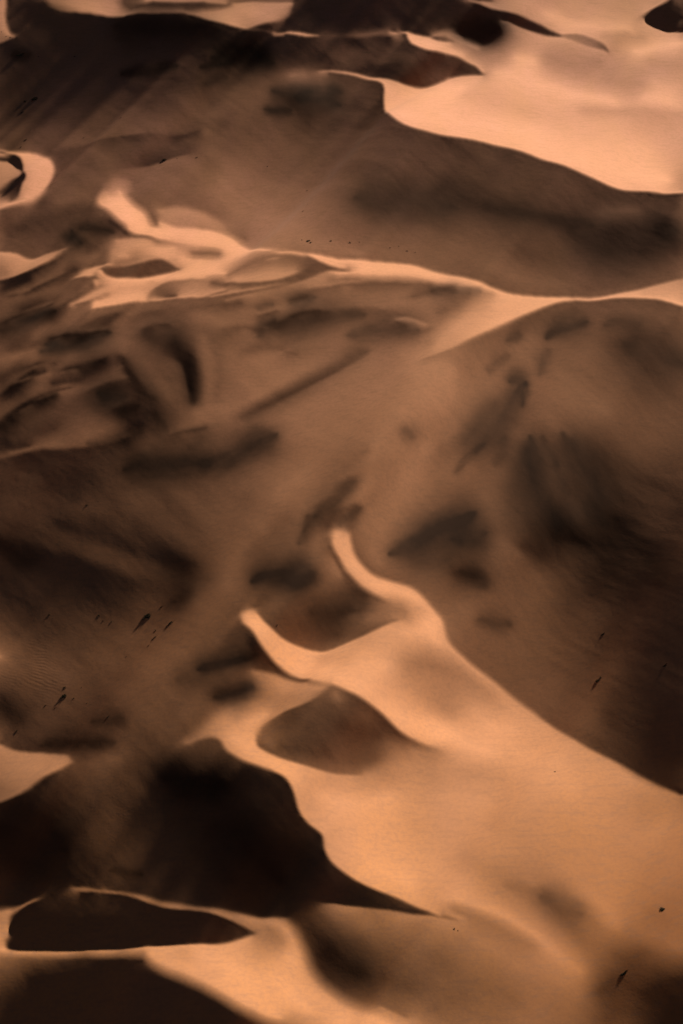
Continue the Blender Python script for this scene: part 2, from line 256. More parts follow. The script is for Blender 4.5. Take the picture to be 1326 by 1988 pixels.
# --- main lit dune
E([110,105,105,105,110,115,120],[238,242,242,242,242,242,240],5,"680,1030 684,1050 692,1075 722,1106 762,1124 802,1142 835,1170"); E([120,125,118,105,95,98,90],[242,240,230,222,215,212,215],5,"835,1170 860,1200 873,1245 910,1280 950,1310 1000,1350 1050,1390"); E([90,80,62,45,30],[215,212,205,195,170],3,"1050,1390 1136,1447 1200,1478 1260,1510 1326,1541")
E([240,240,240,238,235,200],[120,100,85,80,100,165],5,"668,1025 649,1046 649,1072 688,1122 735,1158 768,1176"); S(245,"668,1065 700,1110 760,1145 820,1170"); S([205,235],"792,1188 835,1186")
E([110,130,150],[140,155,160],6,"625,1085 650,1086 668,1115"); S(155,"640,1100 655,1115"); S(62,"690,1140 720,1155"); S(150,"740,1175 790,1190"); S(115,"700,1175 680,1195"); S(100,"540,1180 620,1150"); S(70,"640,1190 700,1180"); S(74,"560,1205 620,1225 660,1225"); S(88,"530,1195 560,1190"); S(118,"630,1140 580,1155"); S(170,"790,1200 760,1200"); S(150,"740,1205 710,1200")
E([95,80,80,90,110,112,100,110,160],[240,243,245,245,243,240,235,228,215],2,"501,1190 520,1214 550,1236 600,1251 640,1254 680,1243 715,1230 750,1215 782,1205"); E([88,88,90],[215,235,225],4,"474,1215 470,1197 490,1181"); E([90,90],[235,100],3,"486,1182 503,1179"); S(243,"485,1200 500,1225 540,1262"); S(245,"830,1200 850,1250"); S(235,"780,1225 850,1240"); S(225,"700,1250 740,1245")
E([240,242,242,242,240],[80,42,36,45,120],4,"474,1213 492,1232 512,1263 545,1293 590,1318"); E([240,235],[120,190],4,"590,1318 645,1334"); S(245,"570,1285 650,1310 720,1350 790,1400"); S(225,"620,1270 680,1280"); S(240,"700,1290 760,1300"); S([175,150,160,185],"790,1290 840,1290 900,1310 960,1350"); S(185,"830,1340 880,1380"); S([220,225],"920,1370 980,1400"); S(245,"830,1390 880,1420 930,1450")
E([243,245,245,243,240,225],[120,75,60,50,90,180],4,"645,1335 690,1356 742,1388 776,1420 800,1434 860,1455"); E([70,60,50],[180,195,205],4,"494,1300 540,1306 600,1325"); S(205,"540,1320 590,1335 630,1342"); S([150,190],"510,1345 580,1350"); S(175,"540,1365 600,1355"); E([215,205,190,170,160],[110,100,80,80,110],2,"501,1424 515,1405 550,1385 600,1367 645,1337"); E([110,100,90,90,100,115,125],[240,240,240,240,240,225,205],1.5,"499,1424 499,1437 506,1449 530,1464 580,1483 640,1497 700,1500"); E([100,90,110],[200,170,150],12,"700,1497 745,1478 765,1445"); S(85,"640,1370 720,1395"); S(78,"560,1400 620,1420"); S(72,"545,1450 640,1470"); S(84,"680,1475 720,1460"); S(62,"660,1410 740,1430"); S(140,"650,1350 660,1365"); S(125,"510,1425 530,1445"); S(175,"800,1450 840,1470"); S(195,"780,1490 850,1500")
S(232,"520,1380 480,1400"); S([150,200],"450,1365 500,1362"); E([85,95,110],[150,185,200],10,"362,1440 400,1405 445,1362"); E([110,90],[150,130],8,"445,1362 480,1345"); S(245,"450,1430 490,1455 540,1490 580,1520"); S([170,200],"390,1425 420,1410"); S(90,"410,1440 425,1460")
E([165,185,225,235,240,243],[95,90,80,75,60,45],4,"362,1446 405,1432 428,1436 442,1460 482,1482 532,1501"); E([243,243,243,243,243,243,240,238,235],[42,36,32,32,34,34,36,38,40],1.5,"532,1501 557,1517 573,1545 583,1578 600,1600 628,1625 632,1652 648,1680 690,1708"); E([238,235,230,225,215],[40,45,60,80,90],1.5,"690,1708 740,1733 770,1744 820,1764 857,1784")
S([243,240,235],"620,1540 700,1560 760,1540"); S(240,"670,1640 720,1680 800,1715"); S(238,"640,1590 690,1620"); S(222,"860,1540 950,1560"); S([247,247,242],"760,1383 850,1424 950,1462"); S(208,"850,1490 980,1505"); S(198,"770,1488 800,1480"); S(226,"1020,1500 1120,1530"); S(202,"960,1600 1080,1630"); S(186,"1240,1570 1326,1580"); S(236,"940,1400 1000,1420"); S(240,"900,1430 960,1460"); S(230,"1000,1460 1080,1480"); S(215,"800,1600 950,1620"); S(222,"1000,1430 1080,1440"); S(215,"1140,1480 1230,1520"); S(208,"1050,1580 1180,1590"); S(198,"1200,1640 1300,1600"); S(225,"820,1680 900,1715"); S(200,"900,1670 1000,1655"); S([185,170,165],"930,1685 1010,1700 1040,1720"); S(195,"1080,1690 1200,1700"); S([195,200,195],"1100,1720 1160,1750 1200,1790"); S(170,"1250,1720 1326,1690"); S(190,"1326,1590 1326,1620")
S([228,225,222,215,195],"860,1745 960,1770 1020,1800 1080,1845 1130,1885"); S([150,128,118,125,135],"980,1715 1050,1735 1090,1770 1120,1810 1150,1840"); S(145,"1080,1750 1160,1790"); E([170,175,180],[150,150,155],4,"880,1765 960,1790 1040,1835"); S(200,"870,1775 900,1785"); S(140,"1260,1770 1300,1790"); S(150,"1220,1800 1280,1820"); S([95,80],"1190,1850 1250,1850"); S(70,"1160,1925 1210,1890 1280,1880"); S([150,140],"1130,1920 1100,1960"); S(45,"1250,1930 1326,1900"); S(20,"1300,1988 1326,1960"); S(75,"1180,1970 1230,1985"); S(150,"1326,1840 1300,1830"); S(165,"1000,1870 1080,1900"); S(125,"950,1900 1000,1940"); S(145,"1050,1985 1000,1980"); S(165,"920,1820 980,1850")
# --- near left: basin and crescents
S(70,"60,1250 140,1240"); S([215,120],"0,1275 8,1275 "); S(90,"60,1290 130,1310"); S(78,"180,1270 260,1300"); S(92,"280,1320 340,1350"); S(70,"170,1330 220,1350"); S(50,"0,1350 20,1390"); S(85,"260,1400 330,1380"); S(95,"350,1390 390,1370"); S(98,"370,1250 320,1290"); S(85,"340,1440 300,1460"); S(75,"60,1350 30,1330"); S(72,"80,1420 150,1425"); S(95,"240,1470 180,1480"); S([60,50,60],"90,1442 140,1440 200,1448"); S(92,"400,1320 420,1220 440,1210"); S(78,"440,1240 470,1235"); S(100,"440,1300 480,1310"); S(72,"400,1350 440,1345")
E([80,60,50,60,75,85],[200,185,190,195,195,180],3,"0,1441 28,1453 65,1458 105,1460 133,1466 141,1478"); X([185,200,205,190,165],[80,62,50,30,20],4,"139,1481 118,1496 85,1512 45,1543 0,1561"); S([190,200],"20,1500 70,1495"); S([145,175],"2,1535 30,1530"); S(190,"30,1475 100,1475")
S(12,"0,1590 40,1620 90,1640"); S(14,"10,1650 110,1660"); S([45,40],"110,1560 140,1600"); S(62,"150,1540 200,1560"); S(60,"180,1600 240,1660"); S(70,"230,1500 280,1490"); S([35,20,14],"310,1510 360,1520 420,1520"); S([16,14],"400,1560 450,1600"); S(42,"280,1570 340,1620"); S(55,"300,1680 350,1700"); S(30,"470,1500 520,1520"); S(40,"500,1560 540,1580"); S([16,12],"470,1660 540,1720"); S(26,"560,1640 590,1680"); S(40,"380,1620 420,1640"); S(24,"600,1730 680,1745"); S(26,"40,1720 100,1700"); S(30,"380,1700 440,1690"); S(34,"620,1700 600,1650"); S(55,"200,1690 260,1712 330,1725"); S(34,"60,1735 150,1712"); S(62,"340,1745 420,1752"); S(48,"480,1735 540,1762"); S(52,"180,1712 240,1722")
E([40,60],[110,170],3,"0,1757 60,1748"); X([180,195,205,205,210],[26,26,26,26,26],1.5,"78,1748 50,1760 27,1777 20,1793 25,1812"); X([205,205,200],[26,26,26],1.5,"25,1812 12,1833 40,1842"); E([26,26,26,26,28],[215,235,238,240,242],1.5,"40,1842 150,1842 250,1838 340,1831 400,1828"); E([30,35,60],[243,240,235],3,"400,1828 440,1826 490,1812"); S([190,205],"0,1775 20,1765"); S(215,"0,1815 6,1838"); S(215,"0,1847 60,1849")
S(26,"80,1790 250,1790 380,1800"); S(22,"50,1825 200,1826 330,1818"); S(22,"45,1800 60,1775"); E([45,45,48],[150,175,150],3,"142,1722 170,1722 200,1729")
E([150,170,190,190,200,190,170],[26,26,26,26,26,26,60],2,"160,1730 215,1731 265,1743 325,1763 400,1771 450,1786 495,1806"); E([45,45,55,62,55,55,50],[150,190,195,190,210,220,190],3,"210,1728 250,1732 300,1742 345,1753 440,1763 500,1773 560,1779"); S([200,215],"430,1769 500,1785"); S([150,165],"520,1800 548,1830")
E([235,225,200,150],[130,60,30,24],9,"0,1852 120,1854 220,1856 280,1858"); E([230,230,235,240,243,243,243],[45,26,24,24,24,24,24],14,"280,1862 310,1885 365,1905 420,1935 470,1965 520,1985 545,1988"); S([240,246,246],"380,1850 440,1870 480,1900"); S(248,"540,1900 600,1960"); S(244,"560,1850 580,1880"); S(22,"60,1900 200,1900 320,1930"); S(16,"20,1960 180,1970"); S(22,"380,1970 430,1985"); S([246,240],"650,1985 740,1986")
E([55,50,55,60,70,110,130],[215,225,235,240,243,243,240],14,"530,1776 568,1795 592,1835 614,1885 655,1925 720,1958 790,1990"); S([60,50,50,56],"610,1790 640,1830 660,1870 700,1890"); S([75,85],"740,1900 800,1920"); S([180,200],"740,1955 800,1980"); S(95,"760,1850 700,1820"); S(110,"840,1960 900,1930"); S(112,"840,1850 880,1880"); S(150,"860,1820 800,1790"); S(140,"720,1800 680,1775")
E([26,28,30,35],[120,165,165,140],2,"625,1750 650,1749 700,1758 730,1764"); E([35,45,55,80,150],[150,175,185,190,190],1.5,"730,1764 780,1769 820,1776 855,1784 890,1790"); S(165,"655,1760 690,1768"); S(60,"790,1758 830,1772"); S([175,170],"780,1777 860,1792")
# crisper folds on the left and centre
E([95,100,105],[60,52,50],3,"0,626 35,611 62,601 104,589"); E([112,110,112],[76,76,90],2,"158,637 180,624 217,610 240,604"); S(116,"172,643 217,636"); E([112,108,105],[58,46,55],4,"96,655 130,649 175,645 212,637")
S([95,110,115,118],"58,706 112,688 163,677 204,668"); E([100,95],[60,48],4,"100,722 150,708 208,690"); E([92,92,90],[48,44,50],4,"0,768 32,742 66,718"); E([90,92,90],[44,42,55],3,"0,819 34,792 78,768 138,745"); S(98,"120,655 60,680 10,690")
E([75,50,36,36,50],[92,94,90,88,85],3,"322,692 345,702 358,718 366,750 372,782"); E([108,112,118],[48,44,70],9,"380,680 392,730 392,775"); S(58,"330,668 355,685"); E([90,92,85],[55,52,60],5,"236,690 254,720 282,755 308,782")
E([88,86,88,96,112],[112,128,138,146,150],3,"455,820 521,792 576,763 620,738 680,707 722,681"); S([125,146,150,145],"430,800 500,770 560,740 615,704"); E([125,130,132,130],[72,64,62,85],4,"540,626 572,609 600,602 645,603"); S([122,128,125,120],"440,614 491,603 552,588 603,582"); S(92,"500,615 540,603"); E([125,120],[82,80],3,"500,640 515,628 535,617"); E([140,135,130],[100,95,100],4,"660,600 720,596 780,604"); S(118,"740,640 690,655")
E([118,122,126],[95,92,104],6,"590,1050 603,1002 640,968 690,925"); S(48,"1080,1040 1180,1060"); S(58,"1010,1060 1060,1080"); S(100,"985,1020 1000,1080"); S(40,"1200,1000 1240,1080")
E([55,60,66,66],[30,34,40,44],9,"0,1040 110,1072 220,1105 330,1138"); E([44,42,44],[58,64,68],8,"110,1022 210,1060 330,1098")
S(118,"0,700 60,682 120,668"); S(112,"30,745 90,728 150,716"); S([88,112,105],"40,800 95,765 150,752"); S(62,"0,735 60,712 110,705")
X([60,62,66],[110,108,100],4,"236,612 200,640 168,662"); E([104,108,112],[64,60,70],4,"170,760 215,742 248,735"); S(112,"262,640 300,625 340,628"); S(118,"395,655 410,700 412,760"); S(76,"305,655 345,645"); S([106,112],"250,655 240,690"); S(104,"268,700 300,735 330,770")
S(98,"0,595 60,575 110,555"); S(60,"60,560 110,540 150,520"); S(110,"150,505 190,495"); E([98,102,100],[62,58,66],3,"20,575 75,556 128,530"); S(122,"470,640 520,655 560,662"); S(100,"470,680 520,672 580,690"); S(126,"380,610 430,620"); E([126,128,125],[92,88,96],4,"430,640 480,632 520,640") 
S([110,140],"860,860 830,900"); S([128,150,135],"745,900 700,960 670,1000"); S(112,"625,960 660,925 720,880"); S(136,"540,960 600,905"); S(96,"480,1080 520,1040 560,1010")
# dark heavy-mineral sand: strength, half-width (one or one per point), line
MINERAL=[]
def M(k,w,t): MINERAL.append((k,w,_p(t)))
M(.55,[5,7,4],"25,107 42,108 58,107"); M(.6,[4,9,9,5],"235,142 270,139 310,133 345,127"); M(.7,[5,9,6],"388,132 420,127 455,118"); M(.8,[10,17,20,10],"415,112 450,106 485,100 520,112"); M(.6,[9,14,8],"440,118 490,116 530,120"); M(.5,[10,12],"400,160 440,150")
M(.7,[8,16,14],"525,180 570,182 600,186"); M(.9,[14,20,22,12],"575,190 610,190 640,192 660,200"); M(.7,[5,9,6],"515,212 540,213 566,214"); M(.5,[7,7],"640,172 662,178")
M(.6,[16,32,30,20],"690,380 740,385 800,390 880,402"); M(.35,[20,24,16,14],"850,370 940,400 1040,422 1120,438"); M(.35,[9,9,6],"940,398 1040,418 1150,436"); M(.5,[20,38,34,22],"1110,445 1180,470 1240,468 1310,450"); M(.4,[14,20],"1280,445 1326,465")
M(.85,[10,15,10],"138,448 142,462 158,474"); M(.6,[6,9,6],"156,443 185,441 218,452"); M(.75,[14,17,13,7],"0,641 40,624 75,614 112,604"); M(.9,[10,17,19,17,9],"92,668 125,667 160,664 190,657 212,645"); M(.6,[8,8],"80,680 120,676"); M(.9,[17,26,22],"185,768 205,772 238,775"); M(.5,[8,12,8],"230,798 250,795 268,786"); M(.5,[12,14,8],"300,800 312,822 325,838")
M(.5,[14,12,11,13,9],"335,660 352,690 366,725 374,755 375,780"); M(.45,[20,22,16],"285,645 320,650 350,672"); M(.4,[12,16,14],"245,700 268,740 300,775"); M(.35,[10,12],"10,760 60,722"); M(.4,[10,10,7],"0,830 45,797 110,765"); M(.35,[8,12],"130,722 200,700")
M(.5,[7,12,9],"502,650 515,637 535,622"); M(.5,[16,24,26,18,10],"545,640 575,628 610,622 650,613 700,610"); M(.45,[8,12,14,8],"675,648 730,640 775,634 810,640"); M(.22,[6,11,13,14,10],"470,812 540,782 600,748 665,708 710,682"); M(.5,[7,11,6],"565,590 585,586 610,578"); M(.3,[5,5],"500,600 530,590"); M(.4,[8,10,6],"840,565 880,562 930,568")
M(.92,[13,24,24,20,16],"240,914 275,908 320,906 365,903 410,898"); M(.88,[15,19,20,18,9],"400,900 440,890 475,876 505,858 530,845"); M(.3,[12,14],"365,870 390,850"); M(.3,[4,4],"335,840 400,830"); M(.4,[5,8,10,8],"170,862 215,856 250,845 275,825")
M(.65,[6,12,13,7],"1062,655 1085,637 1115,628 1140,622"); M(.35,[8,12,10],"1175,632 1210,625 1240,632"); M(.55,[22,34,34],"1220,670 1270,695 1326,705"); M(.4,[6,8],"984,662 1008,648"); M(.35,[6,10,7],"1065,680 1055,700 1050,725"); M(.25,[7,8,5],"950,720 965,705 990,690")
M(.6,[8,13,8],"990,742 1006,736 1022,745"); M(.55,[10,22,27,22],"1005,750 985,790 960,830 925,875"); M(.3,[20,26],"960,790 910,850"); M(.55,[4,6,5],"1022,742 1018,765 1014,790"); M(.4,[4,6,4],"940,862 910,885 885,918"); M(.35,[8,10,6],"980,850 975,880 960,905")
M(.82,[12,30,46,50,38],"1034,856 1040,895 1048,940 1058,985 1075,1020"); M(.35,[4,5,5],"1052,845 1066,875 1085,905"); M(.75,[12,26,36,38,32],"1095,850 1122,885 1145,925 1160,965 1172,1005"); M(.45,[28,42,50],"1090,1010 1140,1050 1200,1090"); M(.3,[20,26],"1240,1060 1290,1120"); M(.25,[6,8],"1075,900 1105,960")
M(.85,[10,26,40,38,26],"765,1068 800,1058 845,1042 885,1022 915,1005"); M(.6,[16,20,12],"880,1045 915,1048 940,1035"); M(.5,[7,13,12],"890,1105 925,1118 945,1135"); M(.25,[16,18],"800,1085 870,1085")
M(.4,[8,12,13,9],"690,935 665,955 640,978 612,1003"); M(.4,[8,10,6],"612,1000 594,1025 580,1055"); M(.55,[5,9,9],"700,985 680,1000 662,1022"); M(.9,[12,24,28,22],"490,1128 525,1118 565,1115 605,1108"); M(.4,[14,18],"560,1135 600,1125"); M(.35,[12,14],"790,835 800,848"); M(.45,[20,30,25],"610,1190 655,1190 700,1180"); M(.4,[8,12,8],"930,1205 955,1208 990,1212")
M(.8,[9,16,15,10],"385,1300 420,1290 455,1281 495,1277"); M(.75,[14,20,16],"420,1352 455,1345 490,1335"); M(.35,[14,18],"350,1320 400,1300"); M(.5,[8,12,8],"180,1402 205,1396 240,1395"); M(.5,[10,18,14,8],"85,1443 130,1440 170,1442 220,1440"); M(.75,[28,42,38],"320,1520 370,1522 430,1525"); M(.6,[45,60,50],"430,1600 490,1660 540,1710"); M(.65,[40,55,50,30],"0,1600 40,1625 80,1640 120,1655"); M(.4,[16,24,20],"400,1125 370,1115 320,1100"); M(.35,[14,14],"330,1175 370,1150"); M(.4,[20,26],"0,1050 60,1085"); M(.3,[14,18],"0,1370 40,1395")
M(.4,[3,7,4],"214,1690 240,1693 275,1697"); M(.6,[22,34,26],"635,1850 665,1875 710,1895"); M(.3,[10,20,12],"1050,1738 1090,1755 1130,1775"); M(.6,[12,25,20],"880,50 930,62 975,50"); M(.5,[20,30,20],"230,50 330,52 420,60"); 

SHRUBS=[
(-41.66, 252.62, 2.55, 'd', 'broad black-green shrub, largest of the bushes in the dark sandy hollow on the left'),
(-36.23, 247.88, 2.29, 'l', 'sprawling twiggy shrub lying low just right of the largest bush in the left hollow'),
(-38.84, 254.38, 1.11, 'l', 'small slanting shrub just above and right of the largest bush in the left hollow'),
(-39.47, 247.35, 0.66, 't', 'small round tuft directly below the largest bush in the left hollow'),
(-39.47, 244.95, 1.52, 'l', 'thin slanting shrub, second below the largest bush in the left hollow'),
(-40.63, 242.92, 0.98, 'l', 'short sparse shrub, lowest of the line running down from the largest bush'),
(-45.38, 241.88, 0.43, 't', 'lone speck of scrub on grey sand down and left of the line of bushes'),
(-52.63, 254.87, 0.78, 't', 'round tuft, topmost of the small trio left of the largest bush'),
(-51.6, 253.47, 0.45, 't', 'tiny middle tuft of the small trio left of the largest bush'),
(-49.75, 252.98, 0.56, 't', 'tiny rightmost tuft of the small trio left of the largest bush'),
(-63.6, 255.57, 0.78, 't', 'faint lone tuft on brown sand, farthest left in the row with the largest bush'),
(-58.14, 236.88, 0.87, 't', 'small round bush just above the dark oval bush beside the rippled sand'),
(-57.97, 234.54, 1.72, 'd', 'dark oval bush beside the patch of rippled sand near the left edge'),
(-55.85, 233.49, 0.54, 't', 'little tuft touching the right side of the dark oval bush by the ripples'),
(-54.49, 236.07, 0.35, 't', 'tiny speck of scrub up and right of the dark oval bush by the ripples'),
(-61.85, 232.83, 0.54, 't', 'small tuft below the rippled sand, left of the pair of faint sprigs'),
(-59.63, 231.79, 0.75, 'l', 'faint upright sprig below the dark oval bush by the ripples'),
(-52.78, 231.08, 0.64, 'l', 'faint slanting sprig right of and below the dark oval bush by the ripples'),
(-47.26, 224.28, 0.73, 't', 'small tuft on the dark smudge of sand above the lit face at the left edge'),
(-67.26, 227.17, 0.75, 't', 'faint tuft close above the lit sand face at the left edge'),
(-58.23, 285.23, 0.71, 't', 'lone black tuft on smooth brown sand in the middle left, far from any other'),
(55.88, 248.75, 1.32, 'l', 'slim slanting shrub, upper one on the dark slope to the right'),
(53.98, 236.19, 0.97, 't', 'upper of two touching bushes on the dark slope to the right'),
(53.4, 235.54, 1.29, 'd', 'lower and wider of two touching bushes on the dark slope to the right'),
(66.49, 234.99, 1.48, 'l', 'faint spreading shrub near the right edge on the darkest part of the slope'),
(42.22, 211.99, 0.51, 't', 'tiny lone tuft on the broad sunlit sand of the main dune'),
(57.24, 174.92, 1.38, 'd', 'dark bush on a small lit mound near the right edge of the amber sand'),
(49.07, 162.89, 1.97, 'l', 'long low bush on a small lit mound, nearest of all at the lower right'),
(20.45, 175.02, 0.56, 't', 'tiny bush right of the short ribbed slip face, larger of a touching pair'),
(21.09, 174.72, 0.37, 't', 'tiny sprig right of the short ribbed slip face, smaller of a touching pair'),
(-13.43, 243.77, 0.43, 't', 'tiny tuft inside the upper shaded pit beside its left rim'),
(-8.61, 372.36, 1.34, 'd', 'darkest bush of the row above the bright ridge, beside a smaller one'),
(-8.06, 371.37, 0.94, 't', 'small bush tucked under the darkest one in the row above the bright ridge'),
(-10.37, 373.09, 0.54, 't', 'leftmost tuft of the row above the bright ridge'),
(-2.82, 371.62, 0.81, 't', 'single bush right of the darkest pair in the row above the bright ridge'),
(2.15, 372.05, 0.81, 't', 'middle bush of the row above the bright ridge'),
(4.72, 372.79, 0.43, 't', 'speck just right of the middle bush in the row above the bright ridge'),
(12.67, 371.85, 0.54, 't', 'faint tuft where the row above the bright ridge starts again on the right'),
(14.98, 372.6, 0.43, 't', 'highest speck at the right end of the row above the bright ridge'),
(17.09, 370.76, 0.67, 't', 'clear black tuft near the right end of the row above the bright ridge'),
(19.21, 369.92, 0.43, 't', 'rightmost faint speck of the row above the bright ridge'),
(-21.52, 428.17, 0.9, 'l', 'lone slanting tuft on smooth sand high above the bright ridge'),
(-9.7, 410.13, 0.58, 't', 'upper tuft of the three strung down the slope above the bright ridge'),
(-9.24, 394.4, 0.45, 't', 'middle speck of the three strung down the slope above the bright ridge'),
(-10.42, 390.1, 0.83, 't', 'lowest tuft of the three strung down the slope above the bright ridge'),
(-102.65, 494.3, 3.61, 'l', 'long dark thicket in the deep shade near the top left corner'),
(-96.43, 493.26, 0.66, 't', 'speck right of the long dark thicket near the top left corner'),
(-85.08, 494.0, 0.99, 't', 'faint tuft well to the right of the long dark thicket at top left'),
(-95.65, 474.68, 3.22, 'd', 'wide dark bush on shaded sand below the thicket at top left'),
(-98.86, 474.13, 1.45, 't', 'small bush touching the left side of the wide dark bush at top left'),
(-99.12, 468.42, 1.76, 'l', 'low dark bush just below the wide dark bush at top left'),
(-66.38, 454.24, 0.62, 't', 'lone speck right of the dark bushes at top left'),
(-95.66, 452.45, 1.09, 't', 'small tuft above the lit ring-shaped ridge at the left edge'),
(-77.52, 448.99, 1.08, 'l', 'slanting tuft just above the start of the thin curved crest on the left'),
(-96.8, 449.01, 0.78, 't', 'tiny tuft right on the rim of the lit ring-shaped ridge at the left edge'),
(-51.71, 433.23, 1.96, 'd', 'dark bush sitting on the lower crest line right of the brown trough'),
(-47.97, 432.34, 0.6, 't', 'speck right of the dark bush on the lower crest line'),
(-42.17, 431.72, 0.75, 't', 'lone tuft farther right along the lower crest line'),
(-110.48, 508.83, 0.54, 't', 'leftmost dot of scrub on the lit patch in the top left corner'),
(-108.52, 505.7, 0.67, 't', 'middle dot of scrub on the lit patch in the top left corner'),
(-106.99, 504.59, 0.67, 't', 'rightmost dot of scrub on the lit patch in the top left corner'),
]
S0,S1,T0,T1=-620.,260.,-80.,860.
U=exposure_map(EDGES,STROKES)
U=U+9.*np.sin(np.pi*np.clip((U-42)/110.,0,1))-11.*np.sin(np.pi*np.clip((U-165)/80.,0,1))
MIN=mineral_map(MINERAL,U.shape[1],U.shape[0],2.0)
HF,DS=solve(U)
_a=math.radians(SUN_AZ)
HEIGHT={'d':.17,'l':.12,'t':.22}
def far_sand(x,y):
    d=np.maximum(np.abs(x)-190,np.maximum(150-y,y-760))
    k=np.clip(d/400.,0,1)
    return k*9*fbm(x/130.+40,y/170.+40,5,4)-2.0*np.clip(d/200,0,1)
def height(x,y):
    S=-math.cos(_a)*x-math.sin(_a)*y;T=-math.sin(_a)*x+math.cos(_a)*y
    h=bil(HF,(S-S0)/DS,(T-T0)/DS)
    h=h+far_sand(x,y)
    # gentle wind-worn undulations
    u=x*.75+y*.66;v=-x*.66+y*.75
    h=h+(.10*fbm(u/17+60,v/34+10,611,2)+.045*fbm(u/8+30,v/24+30,411,2))*np.clip(fbm(x/40,y/60,99,2)*3+.9,.15,1.4)+.007*fbm(u/1.6,v/5,512,2)
    # wind ripples in the hollow on the left
    k=np.exp(-(((x+65)/7.5)**2+((y-241)/7.5)**2))*np.clip(fbm(x/6,y/6,77,3)*3+.8,0,1)
    return h+.004*k*np.sin((x*.42+y*.9)*9.+2.2*fbm(x/3,y/3,21,3)*6)
# ---------------------------------------------------------------- the ground: one sheet out to the horizon
def axis(lo,hi,step,far):
    c=[];v=lo
    while v<hi: c.append(v);v+=step(v)
    up=[];d=step(hi);v=c[-1]
    while v<far[1]: d*=1.16;v+=d;up.append(v)
    dn=[];d=step(lo);v=lo
    while v>far[0]: d*=1.16;v-=d;dn.append(v)
    return np.array(dn[::-1]+c+up)
xs=axis(-165,165,lambda v:.27,(-9000,9000))
ys=axis(140,720,lambda v:max(.16,.00055*(v*v+CAM_H**2)/CAM_H*.75),(-3000,12000))
print('grid',len(xs),len(ys),flush=True)
X,Y=np.meshgrid(xs,ys);Z=height(X,Y)
px,py=cam_project(X,Y,Z)
inside=(px>-PW)&(px<2*PW)&(py>-260)&(py<PH+700)&(Y>60)&(Y<780)
D=np.where(inside,bil(MIN,*survey_xy(px,py)),0).astype(np.float32)
me=bpy.data.meshes.new('sand_dunes');nx,ny=len(xs),len(ys);nv=nx*ny
me.vertices.add(nv);me.vertices.foreach_set('co',np.stack([X,Y,Z],-1).astype(np.float32).ravel())
i=(np.arange(ny-1)[:,None]*nx+np.arange(nx-1)[None,:]).ravel()
q=np.stack([i,i+1,i+nx+1,i+nx],1).astype(np.int32).ravel();nf=len(i)
me.loops.add(nf*4);me.loops.foreach_set('vertex_index',q)
me.polygons.add(nf);me.polygons.foreach_set('loop_start',np.arange(0,nf*4,4,dtype=np.int32));me.polygons.foreach_set('loop_total',np.full(nf,4,np.int32))
me.polygons.foreach_set('use_smooth',np.ones(nf,bool))
at=me.attributes.new('mineral','FLOAT','POINT');at.data.foreach_set('value',D.ravel())
me.update()
dunes=bpy.data.objects.new('sand_dunes',me);sc.collection.objects.link(dunes);dunes['kind']='structure'
dunes['label']='wind-shaped orange sand dunes with streaks of dark mineral sand'
# ---------------------------------------------------------------- sand
m=bpy.data.materials.new('sand');m.use_nodes=True;N=m.node_tree.nodes;Lk=m.node_tree.links
b=N['Principled BSDF'];b.inputs['Roughness'].default_value=.95;b.inputs['Specular IOR Level'].default_value=.08
def node(t,**k):
    n=N.new(t)
    for a_,v in k.items(): setattr(n,a_,v)
    return n
geo=node('ShaderNodeNewGeometry')
def noise(scale,detail,rough=.55,stretch=None):
    n=node('ShaderNodeTexNoise');n.inputs['Scale'].default_value=scale;n.inputs['Detail'].default_value=detail;n.inputs['Roughness'].default_value=rough
    if stretch:
        mp=node('ShaderNodeMapping');mp.inputs['Scale'].default_value=stretch[0];mp.inputs['Rotation'].default_value=(0,0,stretch[1])
        Lk.new(geo.outputs['Position'],mp.inputs[0]);Lk.new(mp.outputs[0],n.inputs['Vector'])
    else: Lk.new(geo.outputs['Position'],n.inputs['Vector'])
    return n
def mixc(f,a,b_,mode='MIX'):
    x=node('ShaderNodeMix');x.data_type='RGBA';x.blend_type=mode
    for s,v in ((0,f),(6,a),(7,b_)):
        if isinstance(v,(float,int,tuple)): x.inputs[s].default_value=v
        else: Lk.new(v,x.inputs[s])
    return x.outputs[2]
def ramp(v,lo,hi):
    r=node('ShaderNodeMapRange');Lk.new(v,r.inputs[0]);r.inputs[1].default_value=lo;r.inputs[2].default_value=hi;return r.outputs[0]
n1=noise(.012,4);n2=noise(.05,5,.6,((1,.35,1),.5));n3=noise(1.3,6,.6);
sp=node('ShaderNodeSeparateXYZ');Lk.new(geo.outputs['Position'],sp.inputs[0])
far_=ramp(sp.outputs[1],180,420)
col=mixc(ramp(n1.outputs[0],.35,.65),mixc(far_,(0.490,0.238,0.108,1),(0.470,0.234,0.149,1)),mixc(far_,(0.480,0.2412,0.124,1),(0.463,0.2335,0.168,1)))
col=mixc(ramp(n2.outputs[0],.42,.68),col,(0.444,0.2268,0.130,1))
col=mixc(ramp(n3.outputs[0],.42,.85),col,(0.374,0.1978,0.118,1))
